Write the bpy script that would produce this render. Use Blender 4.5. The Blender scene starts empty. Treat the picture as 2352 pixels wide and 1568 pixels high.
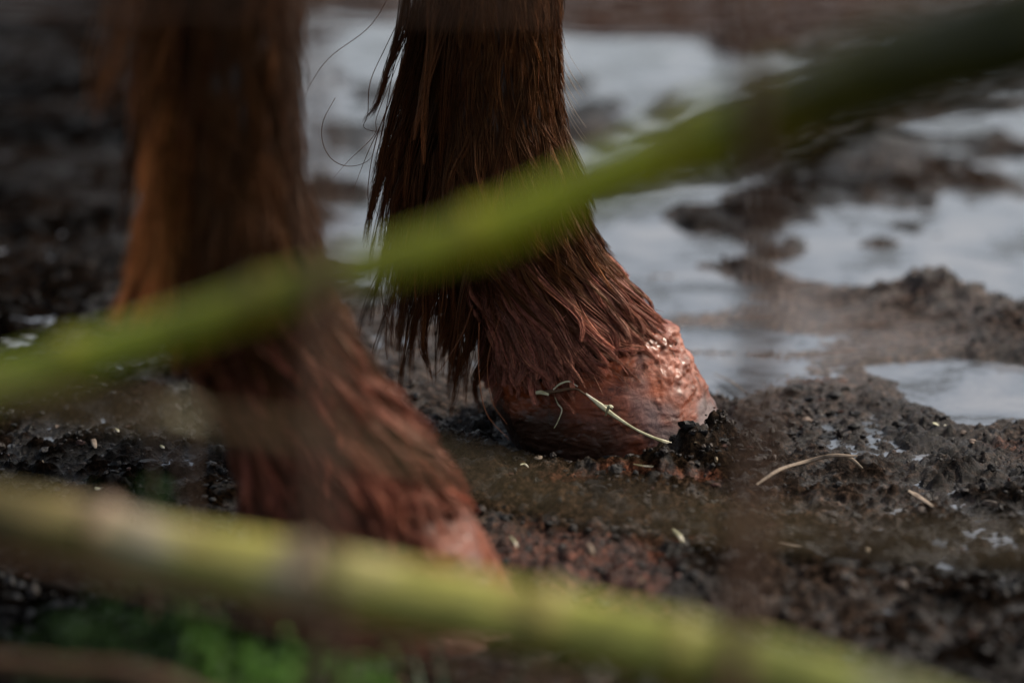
import bpy, bmesh, math, random
import numpy as np
from mathutils import Vector
rng = np.random.default_rng(7); random.seed(7)
R = math.radians
C = bpy.context.scene.collection

# ------------------------------------------------------------------ view geometry (metres)
TH = R(16.0); F = 1.67; CAMH = 0.526; PX = 0.6/2352
cs, sn = math.cos(TH), math.sin(TH)
def raydir(u, v):
    a = (u-1176)*PX/F; b = (784-v)*PX/F
    return np.array([a, cs+b*sn, -sn+b*cs])
def onY(u, v, y):                       # point of the sight line at world depth y
    d = raydir(u, v); return np.array([0, 0, CAMH]) + d*(y/d[1])
def onG(u, v, z=0.0):                   # point of the sight line on the ground
    d = raydir(u, v); return np.array([0, 0, CAMH]) + d*((z-CAMH)/d[2])
def onD(u, v, dep):
    return np.array([0, 0, CAMH]) + raydir(u, v)*dep

# ------------------------------------------------------------------ noise
_perm = np.random.default_rng(3).permutation(256); _perm = np.concatenate([_perm, _perm, _perm])
_g = np.random.default_rng(4).normal(size=(256, 3)); _g /= np.linalg.norm(_g, axis=1)[:, None]
def perlin(x, y, z=0.0):
    x, y, z = np.broadcast_arrays(np.asarray(x, float), np.asarray(y, float), np.asarray(z, float))
    xi = np.floor(x).astype(int); yi = np.floor(y).astype(int); zi = np.floor(z).astype(int)
    xf, yf, zf = x-xi, y-yi, z-zi
    fu, fv, fw = [t*t*t*(t*(t*6-15)+10) for t in (xf, yf, zf)]
    out = 0
    for dx in (0, 1):
        for dy in (0, 1):
            for dz in (0, 1):
                h = _perm[_perm[_perm[(xi+dx) & 255]+((yi+dy) & 255)]+((zi+dz) & 255)]
                g = _g[h]
                dot = g[..., 0]*(xf-dx)+g[..., 1]*(yf-dy)+g[..., 2]*(zf-dz)
                w = (fu if dx else 1-fu)*(fv if dy else 1-fv)*(fw if dz else 1-fw)
                out = out+w*dot
    return out*1.6
def fbm(x, y, z=0.0, oct=4, f=1.0):
    o = 0; a = 1.0
    for i in range(oct):
        o = o+a*perlin(np.asarray(x)*f+17*i, np.asarray(y)*f+5*i, np.asarray(z)*f+3*i); f *= 2.03; a *= .5
    return o
def sstep(a, b, x):
    t = np.clip((x-a)/(b-a), 0, 1); return t*t*(3-2*t)

# ------------------------------------------------------------------ objects
def tag(o, label=None, cat=None, group=None, kind=None):
    if label: o['label'] = label
    if cat: o['category'] = cat
    if group: o['group'] = group
    if kind: o['kind'] = kind
    return o
def empty(name, loc, label, cat, group=None):
    o = bpy.data.objects.new(name, None); C.objects.link(o); o.location = loc; o.empty_display_size = .05
    return tag(o, label, cat, group)
def mesh_np(name, verts, faces, mat, parent=None, col=None, smooth=True):
    verts = np.asarray(verts, np.float32); faces = np.asarray(faces, np.int32)
    k = faces.shape[1]
    if parent is not None: verts = verts-np.array(parent_origin(parent), np.float32)
    me = bpy.data.meshes.new(name)
    me.vertices.add(len(verts)); me.vertices.foreach_set('co', verts.ravel())
    me.loops.add(faces.size); me.loops.foreach_set('vertex_index', faces.ravel())
    me.polygons.add(len(faces)); me.polygons.foreach_set('loop_start', np.arange(0, faces.size, k, dtype=np.int32))
    me.polygons.foreach_set('use_smooth', np.full(len(faces), smooth))
    me.update(calc_edges=True)
    if col is not None:
        if np.shape(col)[-1] == 3 and 'mud' in mat.name: col = np.concatenate([col, np.zeros((len(col), 1))], 1)
        a = me.attributes.new('col', 'FLOAT_COLOR', 'POINT')
        c4 = np.ones((len(verts), 4), np.float32); c4[:, :np.shape(col)[-1]] = col; a.data.foreach_set('color', c4.ravel())
    me.materials.append(mat)
    o = bpy.data.objects.new(name, me); C.objects.link(o)
    if parent is not None: o.parent = parent
    return o
def parent_origin(p):
    o = np.array(p.location)
    while p.parent is not None: p = p.parent; o = o+np.array(p.location)
    return o
def grid_faces(nr, nc, wrap=False):
    i, j = np.meshgrid(np.arange(nr-1), np.arange(nc if wrap else nc-1), indexing='ij')
    j2 = (j+1) % nc
    return np.stack([i*nc+j, i*nc+j2, (i+1)*nc+j2, (i+1)*nc+j], -1).reshape(-1, 4)
def strands(paths, rad, col, sides=3):
    """paths (N,K,3), rad (N,K), col (N,K,3): tapered tubes -> verts, faces, colours"""
    N, K, _ = paths.shape
    t = np.gradient(paths, axis=1); t /= np.linalg.norm(t, axis=2)[..., None]+1e-9
    ref = rng.normal(size=(N, 1, 3)); a = np.cross(t, ref); a /= np.linalg.norm(a, axis=2)[..., None]+1e-9
    b = np.cross(t, a)
    ang = np.arange(sides)*2*math.pi/sides
    V = paths[:, :, None]+rad[:, :, None, None]*(a[:, :, None]*np.cos(ang)[:, None]+b[:, :, None]*np.sin(ang)[:, None])
    f1 = grid_faces(K, sides, True)
    Fc = (f1[None]+(np.arange(N)*K*sides)[:, None, None]).reshape(-1, 4)
    cc = np.repeat(col[:, :, None], sides, axis=2)
    return V.reshape(-1, 3), Fc, cc.reshape(-1, 3)
def merge(*parts):
    vs, fs, cc = [], [], []; n = 0
    for v, f, c in parts:
        vs.append(v); fs.append(f+n); cc.append(c); n += len(v)
    return np.concatenate(vs), np.concatenate(fs), np.concatenate(cc)
def smooth_curve(pts, n):
    p = np.array(pts, float); m = len(p)
    P = np.vstack([2*p[0]-p[1], p, 2*p[-1]-p[-2]])
    s = np.linspace(0, m-1-1e-6, n); i = s.astype(int); t = (s-i)[:, None]
    a, b, c, d = P[i], P[i+1], P[i+2], P[i+3]
    return .5*((2*b)+(-a+c)*t+(2*a-5*b+4*c-d)*t*t+(-a+3*b-3*c+d)*t**3)
def tube_np(path, rad, sides=12, cap=True):
    path = np.asarray(path); K = len(path); rad = np.broadcast_to(rad, (K,))
    t = np.gradient(path, axis=0); t /= np.linalg.norm(t, axis=1)[:, None]
    ref = np.array([.13, .2, 1.0]) if abs(t[K//2, 2]) < .8 else np.array([1., .1, .05])
    a = np.cross(t, ref); a /= np.linalg.norm(a, axis=1)[:, None]; b = np.cross(t, a)
    ang = np.arange(sides)*2*math.pi/sides
    V = path[:, None]+rad[:, None, None]*(a[:, None]*np.cos(ang)[:, None]+b[:, None]*np.sin(ang)[:, None])
    return V, a, b
def tube_obj(name, path, rad, mat, parent=None, sides=12):
    V, _, _ = tube_np(path, rad, sides)
    K = len(V); v = np.vstack([V.reshape(-1, 3), path[0], path[-1]])
    f = grid_faces(K, sides, True)
    caps = []
    for j in range(sides):
        caps.append([K*sides, (j+1) % sides, j, j]); caps.append([K*sides+1, (K-1)*sides+j, (K-1)*sides+(j+1) % sides, (K-1)*sides+(j+1) % sides])
    # caps as degenerate-free triangles are added through bmesh
    me_o = mesh_np(name, v, f, mat, parent)
    bm = bmesh.new(); bm.from_mesh(me_o.data); bm.verts.ensure_lookup_table()
    for c in caps:
        try: bm.faces.new([bm.verts[c[0]], bm.verts[c[1]], bm.verts[c[2]]]).smooth = True
        except ValueError: pass
    bm.to_mesh(me_o.data); bm.free()
    return me_o

# ------------------------------------------------------------------ materials
def mat(name, rough=.5, base=None, attr=False, spec=.5, coat=0, coat_rough=.2):
    m = bpy.data.materials.new(name); m.use_nodes = True
    b = m.node_tree.nodes['Principled BSDF']
    b.inputs['Roughness'].default_value = rough
    b.inputs['Specular IOR Level'].default_value = spec
    b.inputs['Coat Weight'].default_value = coat; b.inputs['Coat Roughness'].default_value = coat_rough
    if base: b.inputs['Base Color'].default_value = (*base, 1)
    if attr:
        a = m.node_tree.nodes.new('ShaderNodeAttribute'); a.attribute_name = 'col'
        m.node_tree.links.new(a.outputs['Color'], b.inputs['Base Color'])
    return m, m.node_tree, b
def node(nt, typ, **kw):
    n = nt.nodes.new(typ)
    for k, v in kw.items():
        if k in n.inputs.keys() if isinstance(k, str) else False: n.inputs[k].default_value = v
        else: setattr(n, k, v)
    return n
def ramp(nt, src, stops):
    r = nt.nodes.new('ShaderNodeValToRGB'); nt.links.new(src, r.inputs[0])
    e = r.color_ramp.elements
    while len(e) < len(stops): e.new(.5)
    for el, (p, c) in zip(e, stops):
        el.position = p; el.color = (*c, 1) if len(c) == 3 else c
    return r
def noise_tex(nt, scale, detail=4, rough=.6, coord=None, dist=0):
    n = nt.nodes.new('ShaderNodeTexNoise'); n.inputs['Scale'].default_value = scale
    n.inputs['Detail'].default_value = detail; n.inputs['Roughness'].default_value = rough; n.inputs['Distortion'].default_value = dist
    if coord is not None: nt.links.new(coord, n.inputs['Vector'])
    return n
def mixcol(nt, fac, a, b, mode='MIX'):
    m = nt.nodes.new('ShaderNodeMix'); m.data_type = 'RGBA'; m.blend_type = mode
    for s, i in ((fac, 0), (a, 6), (b, 7)):
        if isinstance(s, (int, float)): m.inputs[i].default_value = s
        elif isinstance(s, tuple): m.inputs[i].default_value = (*s, 1)
        else: nt.links.new(s, m.inputs[i])
    return m.outputs[2]
def bump(nt, b, h, strength=.5, dist=.002):
    n = nt.nodes.new('ShaderNodeBump'); n.inputs['Strength'].default_value = strength; n.inputs['Distance'].default_value = dist
    nt.links.new(h, n.inputs['Height']); nt.links.new(n.outputs[0], b.inputs['Normal']); return n
def objcoord(nt):
    return nt.nodes.new('ShaderNodeTexCoord').outputs['Object']

# mud
MUD, nt, b = mat('wet_mud', .6, attr=True, spec=.5)
oc = objcoord(nt)
at = [n for n in nt.nodes if n.type == 'ATTRIBUTE'][0]
n1 = noise_tex(nt, 210, 6, .75, oc); n2 = noise_tex(nt, 22, 5, .65, oc)
r1 = ramp(nt, n1.outputs[0], [(.36, (.12, .12, .12)), (.52, (.9, .9, .9)), (.66, (3.6, 3.3, 3.1))])
nt.links.new(mixcol(nt, 1.0, at.outputs['Color'], r1.outputs[0], 'MULTIPLY'), b.inputs['Base Color'])
r2 = ramp(nt, n2.outputs[0], [(.36, (.30, .30, .30)), (.55, (.85, .85, .85))])
nt.links.new(mixcol(nt, at.outputs['Alpha'], r2.outputs[0], (.16, .16, .16)), b.inputs['Roughness'])
mr = nt.nodes.new('ShaderNodeMapRange'); mr.inputs[3].default_value = .0; mr.inputs[4].default_value = .55; nt.links.new(at.outputs['Alpha'], mr.inputs[0]); nt.links.new(mr.outputs[0], b.inputs['Specular IOR Level'])
n3 = noise_tex(nt, 420, 5, .7, oc)
bump(nt, b, n3.outputs[0], 1.0, .003)

WATER, nt, b = mat('puddle_water', .06, base=(.13, .125, .125), spec=.5)
b.inputs['IOR'].default_value = 1.33
oc = objcoord(nt)
wn = noise_tex(nt, 13, 6, .62, oc, .3); nt.links.new(ramp(nt, wn.outputs[0], [(.40, (.035, .034, .032)), (.50, (.14, .155, .18)), (.66, (.215, .22, .235))]).outputs[0], b.inputs['Base Color'])
wn2 = noise_tex(nt, 30, 2, .5, oc); bump(nt, b, wn2.outputs[0], .12, .004)

HAIR, nt, b = mat('wet_hair', .34, attr=True, spec=.45)
b.inputs['Specular Tint'].default_value = (1, .50, .26, 1)
CLAYHAIR, nt, b = mat('clay_coated_hair', .5, attr=True, spec=.45)
b.inputs['Specular Tint'].default_value = (1, .62, .45, 1)
n1 = noise_tex(nt, 500, 4, .7, objcoord(nt)); at = [n for n in nt.nodes if n.type == 'ATTRIBUTE'][0]
r1 = ramp(nt, n1.outputs[0], [(.35, (.5, .45, .42)), (.6, (1.1, 1.1, 1.1))])
nt.links.new(mixcol(nt, 1.0, at.outputs['Color'], r1.outputs[0], 'MULTIPLY'), b.inputs['Base Color'])

SKIN, nt, b = mat('chestnut_hide', .6, base=(.03, .014, .009))
n1 = noise_tex(nt, 60, 5, .7, objcoord(nt))
nt.links.new(ramp(nt, n1.outputs[0], [(.3, (.016, .006, .0025)), (.7, (.055, .020, .007))]).outputs[0], b.inputs['Base Color'])

HOOF, nt, b = mat('clay_covered_hoof', .5, attr=True, spec=.35, coat=.38, coat_rough=.25)
b.inputs['Specular Tint'].default_value = (1, .6, .45, 1); b.inputs['Coat Tint'].default_value = (1, .93, .9, 1)
oc = objcoord(nt)
at = [n for n in nt.nodes if n.type == 'ATTRIBUTE'][0]
mp = nt.nodes.new('ShaderNodeMapping'); mp.inputs['Scale'].default_value = (1, 1, 1.1); nt.links.new(oc, mp.inputs[0])
n1 = noise_tex(nt, 90, 8, .72, mp.outputs[0], .4)
r1 = ramp(nt, n1.outputs[0], [(.34, (.22, .17, .14)), (.47, (.95, .95, .95)), (.68, (1.5, 1.45, 1.4))])
nt.links.new(mixcol(nt, 1.0, at.outputs['Color'], r1.outputs[0], 'MULTIPLY'), b.inputs['Base Color'])
n2 = noise_tex(nt, 45, 5, .6, oc)
nt.links.new(ramp(nt, n2.outputs[0], [(.4, (.12, .12, .12)), (.62, (.58, .58, .58))]).outputs[0], b.inputs['Coat Roughness'])
bump(nt, b, n1.outputs[0], .6, .0025)

def stem_mat(name, stops, bands):
    m, nt, b = mat(name, .42, spec=.5)
    oc = objcoord(nt)
    n = noise_tex(nt, 14, 3, .6, oc)
    r = ramp(nt, n.outputs[0], stops)
    at = nt.nodes.new('ShaderNodeAttribute'); at.attribute_name = 'col'
    nt.links.new(mixcol(nt, 1.0, r.outputs[0], at.outputs['Color'], 'MULTIPLY'), b.inputs['Base Color'])
    return m
GREEN = stem_mat('green_cane', [(.3, (.24, .28, .012)), (.7, (.38, .42, .025))], 0)
YGREEN = stem_mat('yellow_green_cane', [(.3, (.29, .25, .07)), (.55, (.38, .36, .08)), (.7, (.58, .50, .32))], 0)
RUST, nt, b = mat('rusty_wire', .75, base=(.09, .04, .02))
n1 = noise_tex(nt, 90, 4, .7, objcoord(nt))
nt.links.new(ramp(nt, n1.outputs[0], [(.35, (.035, .018, .01)), (.65, (.13, .055, .022))]).outputs[0], b.inputs['Base Color'])
DRY, nt, b = mat('dry_vine', .7)
n1 = noise_tex(nt, 40, 4, .7, objcoord(nt))
nt.links.new(ramp(nt, n1.outputs[0], [(.35, (.035, .015, .006)), (.65, (.095, .045, .015))]).outputs[0], b.inputs['Base Color'])
STRAW, nt, b = mat('pale_straw', .5)
n1 = noise_tex(nt, 70, 4, .7, objcoord(nt))
nt.links.new(ramp(nt, n1.outputs[0], [(.3, (.20, .19, .08)), (.5, (.42, .40, .25)), (.62, (.70, .64, .50))]).outputs[0], b.inputs['Base Color'])
TWIG, nt, b = mat('dry_twig', .7)
n1 = noise_tex(nt, 120, 4, .7, objcoord(nt))
nt.links.new(ramp(nt, n1.outputs[0], [(.3, (.10, .07, .045)), (.7, (.32, .24, .17))]).outputs[0], b.inputs['Base Color'])
LEAF, nt, b = mat('green_leaf', .5, spec=.15)
b.inputs['Transmission Weight'].default_value = 0
n1 = noise_tex(nt, 25, 3, .6, objcoord(nt))
nt.links.new(ramp(nt, n1.outputs[0], [(.3, (.030, .070, .008)), (.7, (.075, .17, .022))]).outputs[0], b.inputs['Base Color'])
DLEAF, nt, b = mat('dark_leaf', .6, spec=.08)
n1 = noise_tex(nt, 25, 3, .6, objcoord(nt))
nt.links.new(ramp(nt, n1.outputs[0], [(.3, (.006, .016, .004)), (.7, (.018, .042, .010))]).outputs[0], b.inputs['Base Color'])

# ------------------------------------------------------------------ ground
def sdf(poly, x, y):
    """signed distance, negative inside"""
    P = np.array(poly); d2 = np.full(x.shape, 1e9); inside = np.zeros(x.shape, bool)
    for i in range(len(P)):
        a, c = P[i], P[(i+1) % len(P)]
        e = c-a; wx, wy = x-a[0], y-a[1]
        t = np.clip((wx*e[0]+wy*e[1])/(e@e), 0, 1)
        d2 = np.minimum(d2, (wx-e[0]*t)**2+(wy-e[1]*t)**2)
        cond = ((a[1] > y) != (c[1] > y)) & (x < (c[0]-a[0])*(y-a[1])/(c[1]-a[1]+1e-12)+a[0])
        inside ^= cond
    d = np.sqrt(d2); return np.where(inside, -d, d)
def gp(pts): return [onG(u, v)[:2] for u, v in pts]
WL = -0.005
POOL_A = gp([(690, 60), (760, 50), (900, 60), (1280, 75), (1500, 95), (1750, 150), (1700, 215), (1500, 270), (1330, 360), (1150, 420), (1000, 500), (880, 600), (720, 560), (690, 300)])
POOL_B = gp([(1340, 450), (1560, 410), (1720, 390), (1850, 325), (2030, 262), (2200, 240), (2700, 230), (2760, 700), (2352, 705), (2240, 690), (2130, 640), (2010, 668), (1830, 618), (1640, 560), (1480, 590), (1390, 560)])
POOL_C = gp([(2045, 830), (2190, 800), (2352, 835), (2500, 860), (2480, 930), (2310, 935), (2205, 955), (2120, 905)])
ISLES = [(1610, 500, .045, .016), (1830, 435, .06, .018), (1745, 480, .05, .014), (1790, 560, .05, .012), (2060, 395, .08, .016), (2240, 400, .06, .014),
         (2310, 330, .06, .016), (2010, 545, .03, .009), (2085, 505, .035, .010), (1960, 310, .12, .020), (1360, 235, .04, .009), (1540, 225, .05, .010),
         (1180, 200, .1, .012), (1640, 330, .12, .02), (790, 300, .08, .014), (860, 200, .06, .011), (740, 430, .06, .015), (1330, 290, .06, .012)]
def ground_z(x, y, want='z'):
    nb = fbm(x, y, 1.3, 4, 6.0)
    z = .004*fbm(x, y, .2, 3, 2.2)
    edge = .035*fbm(x, y, 7.7, 4, 9)
    pa = sdf(POOL_A, x, y)+edge*1.6-.03; pb = sdf(POOL_B, x, y)+edge*.8-.005; pc = sdf(POOL_C, x, y)+edge*.5
    wet = np.maximum.reduce([1-sstep(-.03, .05, pa), 1-sstep(-.02, .03, pb), 1-sstep(-.015, .02, pc)])
    # far field: scattered puddles beyond the frame
    far = sstep(3.2, 4.5, y)*sstep(-.1, .25, fbm(x, y, 3.3, 3, .9)); wet = np.maximum(wet, far*.9)
    clump = np.abs(fbm(x, y, 4.1, 2, 20))*.0085 + np.abs(perlin(x*55, y*55, 2.2))*.0055 + np.abs(perlin(x*125, y*125, 8.2))*.0046 + np.abs(perlin(x*280, y*280, 5.2))*.0030
    smoothz = sstep(.0, .5, fbm(x, y, 12.0, 3, 3.3))       # some areas trampled smooth
    # the wet smeared strip between hoof and ridge
    g = onG(1640, 740); strip = np.exp(-(((x-g[0])/.20)**2+((y-g[1])/.17)**2))
    near_pool = np.clip(1-np.minimum(pa, pb)/.10, 0, 1)
    amp = (1-.30*smoothz)*(1-.85*strip)*(1-.55*near_pool)*.85
    rough = (clump*1.25-.0075)*amp+np.minimum(strip*1.7, 1)*(WL+.0010)+np.minimum(strip*1.5, 1)*.0036*perlin(x*9+3, y*16, 2.)+strip*.0016*perlin(x*22, y*130+2*perlin(x*9, y*9, 1.), 4.)
    z = z+rough+.002*nb
    for u, v, r, h in ((1612, 1040, .020, .017), (1575, 1062, .018, .008), (1660, 1030, .02, .010), (2190, 690, .028, .017), (2130, 690, .025, .006), (2290, 735, .035, .006), (2350, 760, .04, .006), 
                       (1790, 612, .024, .008), (1720, 596, .024, .007), (1860, 632, .024, .008), (1930, 655, .024, .008), (2000, 676, .024, .008), (2060, 684, .024, .008), (1880, 890, .02, .006), (1450, 1120, .05, .006)):
        gx, gy, _ = onG(u, v); d = np.hypot(x-gx, (y-gy)*.75)/r
        z = z+h*np.exp(-d*d)*(1+.35*perlin(x*60, y*60, 3.0)+.3*np.abs(perlin(x*150, y*150, 6.0)))
    # print of the hooves: level seat with pushed-up rim
    for hx, hy, ra in ((.066, 1.647, .079), (None, None, .07)):
        if hx is None: hx, hy = H2X, H2Y
        d = np.hypot(x-hx, y-hy)
        z = np.where(d < ra, z*.25-.004, z)+.0025*np.exp(-((d-ra-.012)/.010)**2)*(1+perlin(x*80, y*80, 1))
    low = WL-.007+.003*fbm(x, y, 9, 3, 9)
    z = z*(1-wet)+low*wet
    for u, v, r, h in ISLES:
        gx, gy, _ = onG(u, v); d = np.hypot((x-gx), (y-gy)*.55)/r*(1+.55*perlin(x*26, y*26, u))
        z = z+(h*.62+clump*.5)*np.exp(-d*d*2.6)*wet
    z = z+.013*wet*np.maximum(0, fbm(x, y*.7, 21, 4, 20)-.36)
    z = z+.012*wet*np.maximum(0, fbm(x, y, 20, 4, 7)-np.where(y > 2.25, .2, .19))
    if want == 'z': return z
    return z, wet, strip, nb
H2 = onG(930, 1400); H2X, H2Y = H2[0], 1.345
def axis(lo, hi, step, far_lo, far_hi, g=1.12):
    mid = list(np.arange(lo, hi, step)); a = []; s = step; p = lo
    while p > far_lo: s *= g; p -= s; a.append(p)
    b_ = []; s = step; p = mid[-1]
    while p < far_hi: s *= g; p += s; b_.append(p)
    return np.array(a[::-1]+mid+b_)
xs = axis(-.34, .40, .0014, -60, 60, 1.07)
ys = axis(1.20, 2.02, .0017, -12, 90, 1.022)
X, Y = np.meshgrid(xs, ys)
Z, wet, strip, nb = ground_z(X, Y, 'all')
Z = Z+.003*perlin(X*300, Y*300, 1)*np.where(Z > WL-.002, 1, 0)*.35
dark = np.array([.0055, .0038, .0027]); grey = np.array([.030, .021, .016]); red = np.array([.10, .036, .023]); brown = np.array([.05, .030, .014])
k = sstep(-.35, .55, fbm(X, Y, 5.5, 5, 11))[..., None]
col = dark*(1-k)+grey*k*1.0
lf = (1-sstep(-.25, .02, X+ .0*Y))*(1-sstep(1.9, 2.6, Y)*.0); col = col*(1-.72*lf[..., None])       # edge shade painted into the mud colour on the left
rt = sstep(.16, .36, X)*(1-sstep(1.35, 1.62, Y)); col = col*(1-.55*rt[..., None])  # lower right corner: shade put into the mud colour
col = col*(1-strip[..., None]*.8)+np.array([.15, .112, .095])*strip[..., None]*.8
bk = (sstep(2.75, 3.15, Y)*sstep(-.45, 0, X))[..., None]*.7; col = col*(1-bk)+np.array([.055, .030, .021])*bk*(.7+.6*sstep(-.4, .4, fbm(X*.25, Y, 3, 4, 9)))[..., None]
redm = np.zeros_like(X)
for u, v, sx, sy, a in ((1420, 1110, .05, .012, 1.0), (1560, 1112, .03, .010, .9), (1280, 1290, .06, .06, 1.0), (1380, 1380, .05, .035, 1.0), (1180, 1230, .05, .03, .8), (1880, 872, .022, .016, .9),
                        (1450, 1240, .06, .05, .35), (2330, 1030, .04, .03, .3), (1500, 1180, .2, .2, .16), (1330, 1390, .04, .03, .5)):
    gx, gy, _ = onG(u, v); redm = np.maximum(redm, a*np.exp(-((X-gx)/sx)**2-((Y-gy)/sy)**2))
rm = .85*sstep(.25, .95, redm+.55*fbm(X, Y, 15.5, 4, 38)*np.minimum(1, redm*3))[..., None]
col = col*(1-rm)+red*rm
yb = .35*np.exp(-((X-onG(1250, 1150)[0])/.14)**2-((Y-onG(1250, 1150)[1])/.10)**2)[..., None]; col = col*(1-yb)+brown*yb
film = np.clip(strip*1.6*sstep(-.5, .3, fbm(X*.6, Y*1.6, 44, 4, 22)), 0, 1)*(1-rm[..., 0])
film = np.maximum(film, (1-np.clip(np.abs(Z-WL)/.004, 0, 1))*(X > -.3)*.8)
film = np.maximum(film, .55*sstep(.12, .55, fbm(X, Y, 61, 3, 60))*(.35+.65*sstep(-.25, -.02, X))*(1-.5*rt))
film = np.maximum(film, .42*sstep(.1, .5, fbm(X, Y, 71, 4, 6))*(1-bk[..., 0])*(.30+.70*sstep(-.30, .0, X)))
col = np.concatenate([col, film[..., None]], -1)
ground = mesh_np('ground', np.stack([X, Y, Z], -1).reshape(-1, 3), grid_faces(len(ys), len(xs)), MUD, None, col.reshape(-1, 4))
tag(ground, 'churned wet black mud with red clay smears', 'ground', kind='structure')
wx = axis(-3, 3, .5, -55, 55, 1.3); wy = axis(1.5, 5, .5, 0.2, 85, 1.3); WX, WY = np.meshgrid(wx, wy)
water = mesh_np('water', np.stack([WX, WY, np.full_like(WX, WL)], -1).reshape(-1, 3), grid_faces(len(wy), len(wx)), WATER)
tag(water, 'grey puddle water lying in the mud', 'puddle', kind='structure')

# crumbs of earth
def ico():
    bm = bmesh.new(); bmesh.ops.create_icosphere(bm, subdivisions=2, radius=1)
    v = np.array([p.co[:] for p in bm.verts]); f = np.array([[q.index for q in p.verts] for p in bm.faces]); bm.free(); return v, f
IV, IF = ico()
def blobs(cx, cy, cz, r, seed=0, flat=.7, colr=None):
    N = len(cx); g = np.random.default_rng(seed)
    o = g.uniform(0, 90, (N, 1))
    d = 1+.5*perlin(IV[None, :, 0]*1.3+o, IV[None, :, 1]*1.3+o*.7, IV[None, :, 2]*1.3)+.28*perlin(IV[None, :, 0]*3.1+o, IV[None, :, 1]*3.1, IV[None, :, 2]*3.1+o)
    sc = g.uniform(.6, 1.3, (N, 3)); sc *= g.uniform(.55, 1.6, (N, 3)); sc[:, 2] *= flat
    P = IV[None]*d[..., None]*sc[:, None]*r[:, None, None]
    P = P+np.stack([cx, cy, cz], -1)[:, None]
    Fc = (IF[None]+(np.arange(N)*len(IV))[:, None, None]).reshape(-1, 3)
    cc = np.repeat(colr[:, None], len(IV), 1) if colr is not None else np.ones((N, len(IV), 3))
    return P.reshape(-1, 3), Fc, cc.reshape(-1, 3)
NC = 12000
cx = rng.uniform(-.36, .42, NC); cy = 1.22+rng.beta(1.1, 2.0, NC)*1.1
keep = fbm(cx, cy, 31, 3, 7) > rng.uniform(-.7, .5, NC)
hd = np.minimum(np.hypot(cx-.063, cy-1.647)-.070, np.hypot(cx-H2X, cy-H2Y)-.075); keep &= hd > 0
cx, cy = cx[keep], cy[keep]
extra = []
for u, v, s, n in ((1610, 1045, .020, 170), (1650, 1050, .02, 90), (2190, 690, .035, 120), (2300, 745, .04, 110), (1770, 930, .05, 150), (2000, 930, .06, 150), (1400, 1090, .05, 120), (1880, 880, .02, 40)):
    g_ = onG(u, v); extra.append(np.stack([rng.normal(g_[0], s, n), rng.normal(g_[1], s, n)], -1))
ex = np.vstack(extra); dd = np.hypot(ex[:, 0]-.063, ex[:, 1]-1.647) > .067; ex = ex[dd]
cx = np.concatenate([cx, ex[:, 0]]); cy = np.concatenate([cy, ex[:, 1]])
cz, cw, _s, _ = ground_z(cx, cy, 'all'); ok = (cw < .3) & (_s < .45); cx, cy, cz = cx[ok], cy[ok], cz[ok]
cr = np.exp(rng.normal(-6.95, .6, len(cx))); cr = np.clip(cr, .0005, .0034)
cc = np.outer(rng.lognormal(.1, .8, len(cx)), [.011, .0078, .0058])
isr = rng.random(len(cx)) < .03; cc[isr] = [.07, .026, .016]
iso = rng.random(len(cx)) < .012; cc[iso] = [.2, .15, .09]
cc[cx < -.1] *= .5  # crumbs take the same painted darkening on the left
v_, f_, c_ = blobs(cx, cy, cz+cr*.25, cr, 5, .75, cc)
CRUMB, nt, b = mat('wet_crumb_mud', .55, attr=True, spec=.3)
bump(nt, b, noise_tex(nt, 600, 3, .6, objcoord(nt)).outputs[0], .8, .001)
tag(mesh_np('mud_crumbs', v_, f_, CRUMB, None, c_, smooth=False), 'loose dark crumbs of wet earth scattered over the mud', 'mud', kind='stuff')

# ------------------------------------------------------------------ the horse
horse = empty('horse', (.03, 1.5, 0), 'chestnut horse with muddy feathered forelegs standing in wet mud', 'horse')
class Leg:
    def __init__(s, cy, rows, foot):
        """rows (v, u_left, u_right, depth radius) read along the leg; foot: extra hair rows over the hoof"""
        s.cy = cy; z, cxx, rx, ry = [], [], [], []
        for v, ul, ur, r in rows:
            a = onY(ul, v, cy); c = onY(ur, v, cy)
            z.append(a[2]); cxx.append((a[0]+c[0])/2); rx.append((c[0]-a[0])/2); ry.append(r)
        o = np.argsort(z); s.z = np.array(z)[o]; s.cx = np.array(cxx)[o]; s.rx = np.array(rx)[o]; s.ry = np.array(ry)[o]
    def S(s, z, phi, off=0.0):
        cx = np.interp(z, s.z, s.cx); rx = np.interp(z, s.z, s.rx); ry = np.interp(z, s.z, s.ry)
        return np.stack([cx+(rx+off)*np.cos(phi), s.cy+(ry+off)*np.sin(phi), z], -1)
L1 = Leg(1.647, [(-60, 1000, 1280, .033), (100, 990, 1281, .034), (250, 980, 1288, .036), (350, 975, 1306, .040), (440, 985, 1324, .045), (520, 1005, 1342, .046),
                 (580, 1035, 1370, .043), (640, 1070, 1415, .041), (700, 1098, 1462, .043), (760, 1118, 1510, .048), (820, 1128, 1560, .055), (880, 1130, 1605, .060), (950, 1150, 1640, .064), (1000, 1170, 1668, .066)], None)
L2 = Leg(1.345, [(-60, 385, 685, .033), (100, 388, 686, .034), (300, 395, 688, .036), (450, 400, 695, .040), (560, 405, 708, .045), (660, 415, 738, .046),
                 (760, 440, 780, .045), (860, 480, 838, .042), (960, 530, 925, .043), (1060, 570, 1000, .047), (1150, 590, 1048, .052), (1230, 600, 1092, .058), (1320, 610, 1150, .064), (1400, 630, 1200, .067)], None)
FET1, COR1 = onY(1200, 500, 1.647)[2], onY(1200, 800, 1.647)[2]
FET2, COR2 = onY(1200, 650, 1.345)[2], onY(1200, 1130, 1.345)[2]

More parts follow.
